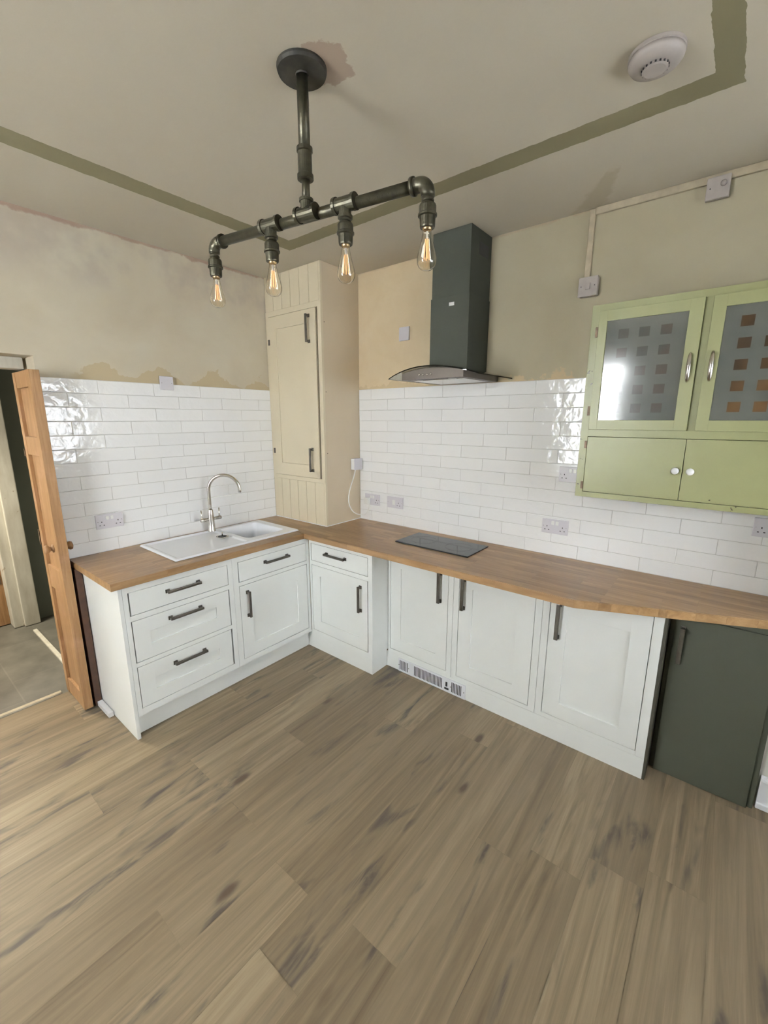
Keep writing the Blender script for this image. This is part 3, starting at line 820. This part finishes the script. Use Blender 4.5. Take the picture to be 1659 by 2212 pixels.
# ------------------------------------------------------------------ cooker hood
t = thing('cooker_hood', 'cooker hood with grey-green painted chimney and curved glass canopy', 'hood')
obj('lower_chimney', B(1.401, 1.651, -.250, -.0005, 1.965, 2.374, bev=.001), M['hoodpaint'], t)
u_ = obj('upper_chimney', B(1.405, 1.647, -.2455, -.0005, 2.374, CE-.001, bev=.001), M['hoodpaint'], t)
obj('vent_slot', B(1.6465, 1.6485, -.150, -.040, 2.59, 2.655, bev=.0005), M['slot'], t)
s = obj('sticker', B(1.524, 1.557, -.2515, -.250, 2.322, 2.340), M['plasticw'], t)
XC = 1.525
def arcz(x, zc=1.984, drop=.052, half=.295): return zc-drop*((x-XC)/half)**2
g = bmesh.new(); n = 28
f1, f2 = [], []
for i in range(n+1):
    x = 1.23+.59*i/n; yf = -.475+.045*((x-XC)/.295)**2
    f1.append([(x, -.001, arcz(x)), (x, yf, arcz(x)-.002)]); f2.append([(x, -.001, arcz(x)-.006), (x, yf, arcz(x)-.008)])
V1 = [[g.verts.new(p) for p in r] for r in f1]; V2 = [[g.verts.new(p) for p in r] for r in f2]
for i in range(n):
    g.faces.new((V1[i][0], V1[i+1][0], V1[i+1][1], V1[i][1])); g.faces.new((V2[i][0], V2[i][1], V2[i+1][1], V2[i+1][0]))
    g.faces.new((V1[i][1], V1[i+1][1], V2[i+1][1], V2[i][1])); g.faces.new((V1[i][0], V2[i][0], V2[i+1][0], V1[i+1][0]))
g.faces.new((V1[0][0], V1[0][1], V2[0][1], V2[0][0])); g.faces.new((V1[n][0], V2[n][0], V2[n][1], V1[n][1]))
obj('glass_canopy', g, M['hoodglass'], t, False)
bd = bmesh.new(); poly = []
bx0, bx1 = 1.325, 1.728
for i in range(17):
    x = bx0+(bx1-bx0)*i/16; poly.append((x, arcz(x)-.0095))
poly = [(bx0, 1.915)]+poly+[(bx1, 1.915)]
prism(bd, poly, -.425, -.001, 'xzy')
obj('body', bd, M['steel'], t)
obj('filter', B(1.36, 1.695, -.36, -.05, 1.9125, 1.916, bev=.001), M['chrome'], t)
for x in (1.42, 1.64):
    k = bmesh.new(); lathe(k, [(.024, 0), (.022, .003)], (x, -.385, 1.912), 'z', 18); obj('lamp', k, M['oldplastic'], t)
for i in range(4):
    k = bmesh.new(); lathe(k, [(.0055, 0), (.0055, .006), (.004, .008)], (1.450+i*.026, 0, 1.940), 'y', 12)
    for v in k.verts: v.co.y = -.425-v.co.y
    obj('button', k, M['chrome'], t, True)

# ------------------------------------------------------------------ green wall cabinet
t = thing('wall_cabinet', 'vintage pale green wall cabinet with two glazed doors over two flap doors', 'cabinet')
gx0, gx1, gz0, gz1, gy = 2.294, 3.165, 1.317, 2.209, .250
fg = frame_xf('B', gy)
bm = bmesh.new()
box(bm, gx0, gx0+.018, -gy+.018, -.010, gz0, gz1); box(bm, gx1-.018, gx1, -gy+.018, -.010, gz0, gz1)
box(bm, gx0+.018, gx1-.018, -gy+.018, -.010, gz0, gz0+.018); box(bm, gx0+.018, gx1-.018, -gy+.018, -.010, gz1-.018, gz1)
box(bm, gx0+.018, gx1-.018, -.022, -.010, gz0+.018, gz1-.018); box(bm, gx0+.018, gx1-.018, -gy+.018, -.022, 1.614, 1.630)
obj('carcass', bm, M['green'], t)
bm = bmesh.new()
for a in ((gx0, 2.328, gz0, gz1), (3.132, gx1, gz0, gz1), (2.327, 3.133, gz1-.030, gz1), (2.327, 3.133, 1.614, 1.648), (2.327, 3.133, gz0, 1.343), (2.722, 2.750, 1.647, gz1-.029)):
    xbox(bm, fg, a[0], a[1], -.018, 0, a[2], a[3], .0012)
obj('face_frame', bm, M['green'], t)
def oval_handle(par, u, z):
    bm = bmesh.new()
    pts, rs = [], []
    for i in range(17):
        a = math.pi*i/16; pts.append((u, -(gy+.014+.017*math.sin(a)), z-.058*math.cos(a))); rs.append(.0028+.0062*math.sin(a)**.8)
    tube(bm, pts, rs, 12); obj('handle', bm, M['chrome'], par, True)
for (u0, u1, g0, g1, hu, mt) in ((2.330, 2.722, 2.366, 2.673, 2.698, 'frosted'), (2.750, 3.132, 2.794, 3.092, 2.773, 'frosted2')):
    bm = bmesh.new()
    xbox(bm, fg, u0, g0, .001, .016, 1.648, 2.178, .0015); xbox(bm, fg, g1, u1, .001, .016, 1.648, 2.178, .0015)
    xbox(bm, fg, g0-.001, g1+.001, .001, .016, 1.648, 1.692, .0015); xbox(bm, fg, g0-.001, g1+.001, .001, .016, 2.132, 2.178, .0015)
    d = obj('glazed_door', bm, M['green'], t)
    bm = bmesh.new(); xbox(bm, fg, g0-.004, g1+.004, .004, .009, 1.688, 2.136); obj('glass_pane', bm, M[mt], d)
    oval_handle(d, hu, 1.908)
    if u0 < 2.5:
        for z in (1.735, 2.09):
            k = bmesh.new(); xbox(k, fg, u0-.014, u0-.001, .0005, .004, z-.022, z+.022, .0008); obj('hinge', k, M['hinge'], d)
for (u0, u1, ku) in ((2.329, 2.7265, 2.702), (2.7285, 3.131, 2.757)):
    bm = bmesh.new(); xbox(bm, fg, u0, u1, -.016, .0015, 1.345, 1.612, .001); d = obj('door', bm, M['green'], t)
    k = bmesh.new(); lathe(k, [(.008, 0), (.008, .008), (.014, .012), (.0155, .019), (.012, .025), (.004, .027)], (ku, 0, 1.475), 'y', 18)
    for v in k.verts: v.co.y = -gy-.0015-v.co.y
    obj('knob', k, M['knob'], d, True)
    if u0 < 2.5:
        for z in (1.375, 1.575):
            k = bmesh.new(); xbox(k, fg, u0-.012, u0-.001, .0005, .004, z-.018, z+.018, .0008); obj('hinge', k, M['hinge'], d)

# ------------------------------------------------------------------ pendant pipe light
RX, RY, ZB = 1.738, -1.493, 2.332
pa, pd = Vector((1.284, -1.548, ZB)), Vector((2.138, -1.406, ZB))
bar = [Vector((1.284, -1.548, ZB)), Vector((1.579, -1.512, ZB)), Vector((1.876, -1.462, ZB)), Vector((2.138, -1.406, ZB))]
dv = (pd-pa).normalized()
t = thing('pipe_pendant_light', 'bronzed industrial pipe pendant light with four hanging bulb holders', 'ceiling light', (0, 0, 0))
k = bmesh.new(); lathe(k, [(.074, 0), (.074, -.006), (.071, -.014), (.020, -.016), (.019, -.020)], (RX, RY, CE-.0005), 'z', 36); obj('ceiling_rose', k, M['rose'], t, False)
k = bmesh.new(); lathe(k, [(.0175, CE-.018), (.0175, 2.505)], (RX, RY, 0), 'z', 20); obj('drop_pipe', k, M['pipe'], t, True)
k = bmesh.new(); lathe(k, [(.0175, 2.512), (.0245, 2.511), (.0245, 2.500), (.0215, 2.498), (.0215, 2.440), (.0250, 2.438), (.0250, 2.425), (.014, 2.424)], (RX, RY, 0), 'z', 22); obj('coupling', k, M['pipe'], t)
k = bmesh.new(); lathe(k, [(.0125, 2.430), (.0125, ZB+.03)], (RX, RY, 0), 'z', 18); obj('nipple', k, M['pipe'], t, True)
k = bmesh.new(); tube(k, [pa+dv*.02, pd-dv*.02], .0165, 20)
obj('crossbar', k, M['pipe'], t, True)
def collar(bm, c, d, r=.024, l=.010):
    d = Vector(d).normalized(); tube(bm, [Vector(c)-d*l/2, Vector(c)+d*l/2], r, 20)
def tee(c, dn, name='tee'):
    bm = bmesh.new(); c = Vector(c)
    tube(bm, [c-dv*.034, c+dv*.034], .0205, 20); collar(bm, c-dv*.034, dv); collar(bm, c+dv*.034, dv)
    z = Vector((0, 0, dn)); tube(bm, [c, c+z*.038], .0185, 18); collar(bm, c+z*.036, z, .0225, .008)
    obj(name, bm, M['pipe'], t)
tee(Vector((RX, RY, ZB)), 1); tee(bar[1], -1); tee(bar[2], -1)
for c, s in ((pa, 1), (pd, -1)):
    bm = bmesh.new(); pts = []
    r = .026
    for i in range(9):
        a = math.pi/2*i/8; pts.append(c+dv*s*(r-r*math.sin(a)+0)+Vector((0, 0, -r+r*math.cos(a)))) 
    tube(bm, [c+dv*s*.05]+pts+[c+Vector((0, 0, -.034))], .0195, 18)
    collar(bm, c+dv*s*.046, dv); obj('elbow', bm, M['pipe'], t, True)
def holder_at(c):
    bm = bmesh.new()
    prof = [(.0155, -.030), (.0175, -.032), (.0175, -.036), (.0145, -.038), (.0145, -.041), (.0175, -.043), (.0175, -.047), (.0145, -.049), (.0150, -.052),
            (.0225, -.054), (.0240, -.058), (.0240, -.076), (.0268, -.078), (.0268, -.083), (.0225, -.085), (.0215, -.108), (.0205, -.112), (.012, -.112)]
    lathe(bm, [(r, h) for r, h in prof], c, 'z', 24)
    obj('bulb_holder', bm, M['pipe'], t)
for c in bar: holder_at(c)
pos = ['leftmost of the four on the pipe light', 'second from the left on the pipe light, next to the boiler cupboard in view', 'third from the left on the pipe light', 'rightmost on the pipe light, in front of the hood chimney']
pos = ['clear teardrop filament bulb, leftmost of the four on the pipe light', 'clear teardrop filament bulb, second from the left on the pipe light',
       'clear teardrop filament bulb, third from the left on the pipe light', 'clear teardrop filament bulb, rightmost of the four, in front of the hood chimney']
first = None
for c, lb in zip(bar, pos):
    if first is None:
        b = thing('filament_bulb', lb, 'light bulb', (c.x, c.y, c.z-.112), 'bulbs of the pipe light')
        k = bmesh.new(); prof = [(.0115, .001), (.0125, -.012), (.0155, -.028), (.0205, -.048), (.0255, -.066), (.0280, -.079), (.0272, -.090), (.0225, -.100), (.0140, -.1065), (.004, -.109)]
        inner = [(max(.002, r-.0011), h+(.0012 if i == len(prof)-1 else 0)) for i, (r, h) in enumerate(prof)]; lathe(k, prof, seg=32); k2 = bmesh.new(); lathe(k2, inner, seg=32); bmesh.ops.recalc_face_normals(k2, faces=k2.faces[:]); bmesh.ops.reverse_faces(k2, faces=k2.faces[:]); BULB = k2
        env = obj('glass_envelope', k, M['bulb'], b, True)
        k3 = bmesh.new(); k3.from_mesh(env.data); merge(k3, BULB); k3.to_mesh(env.data); k3.free()
        for p in env.data.polygons: p.use_smooth = True
        k = bmesh.new(); lathe(k, [(.013, .006), (.013, -.006), (.006, -.009)], seg=20); obj('brass_cap', k, M['brass'], b, True)
        k = bmesh.new(); lathe(k, [(.004, -.008), (.003, -.024), (.002, -.030)], seg=10); obj('stem', k, M['knob'], b, True)
        for i in range(4):
            k = bmesh.new(); a = math.pi/4+math.pi/2*i; tube(k, [(.0045*math.cos(a), .0045*math.sin(a), -.028), (.0072*math.cos(a), .0072*math.sin(a), -.080)], .00115, 6)
            obj('filament', k, M['filament'], b, True)
        first = b
    else:
        b = first.copy(); COL.objects.link(b); b.location = (c.x, c.y, c.z-.112); b['label'] = lb
        for ch in first.children:
            q = ch.copy(); COL.objects.link(q); q.parent = b

# smoke alarm
t = thing('smoke_alarm', 'round white smoke alarm on the ceiling at the upper right', 'smoke alarm', (2.568, -.896, CE))
k = bmesh.new(); lathe(k, [(.072, -.0005), (.073, -.010), (.068, -.012)], seg=40); obj('base', k, M['oldplastic'], t)
k = bmesh.new(); lathe(k, [(.070, -.011), (.070, -.020), (.064, -.029), (.050, -.034), (.034, -.036)], seg=40); obj('cover', k, M['oldplastic'], t, True)
k = bmesh.new(); lathe(k, [(.033, -.035), (.033, -.042), (.028, -.044), (.010, -.044)], seg=32); obj('chamber', k, M['oldplastic'], t)
for i in range(18):
    a = 2*math.pi*i/18; x, y = .0332*math.cos(a), .0332*math.sin(a); k = bmesh.new(); box(k, x-.0022, x+.0022, y-.0022, y+.0022, -.0405, -.0365); obj('vent', k, M['slot'], t)
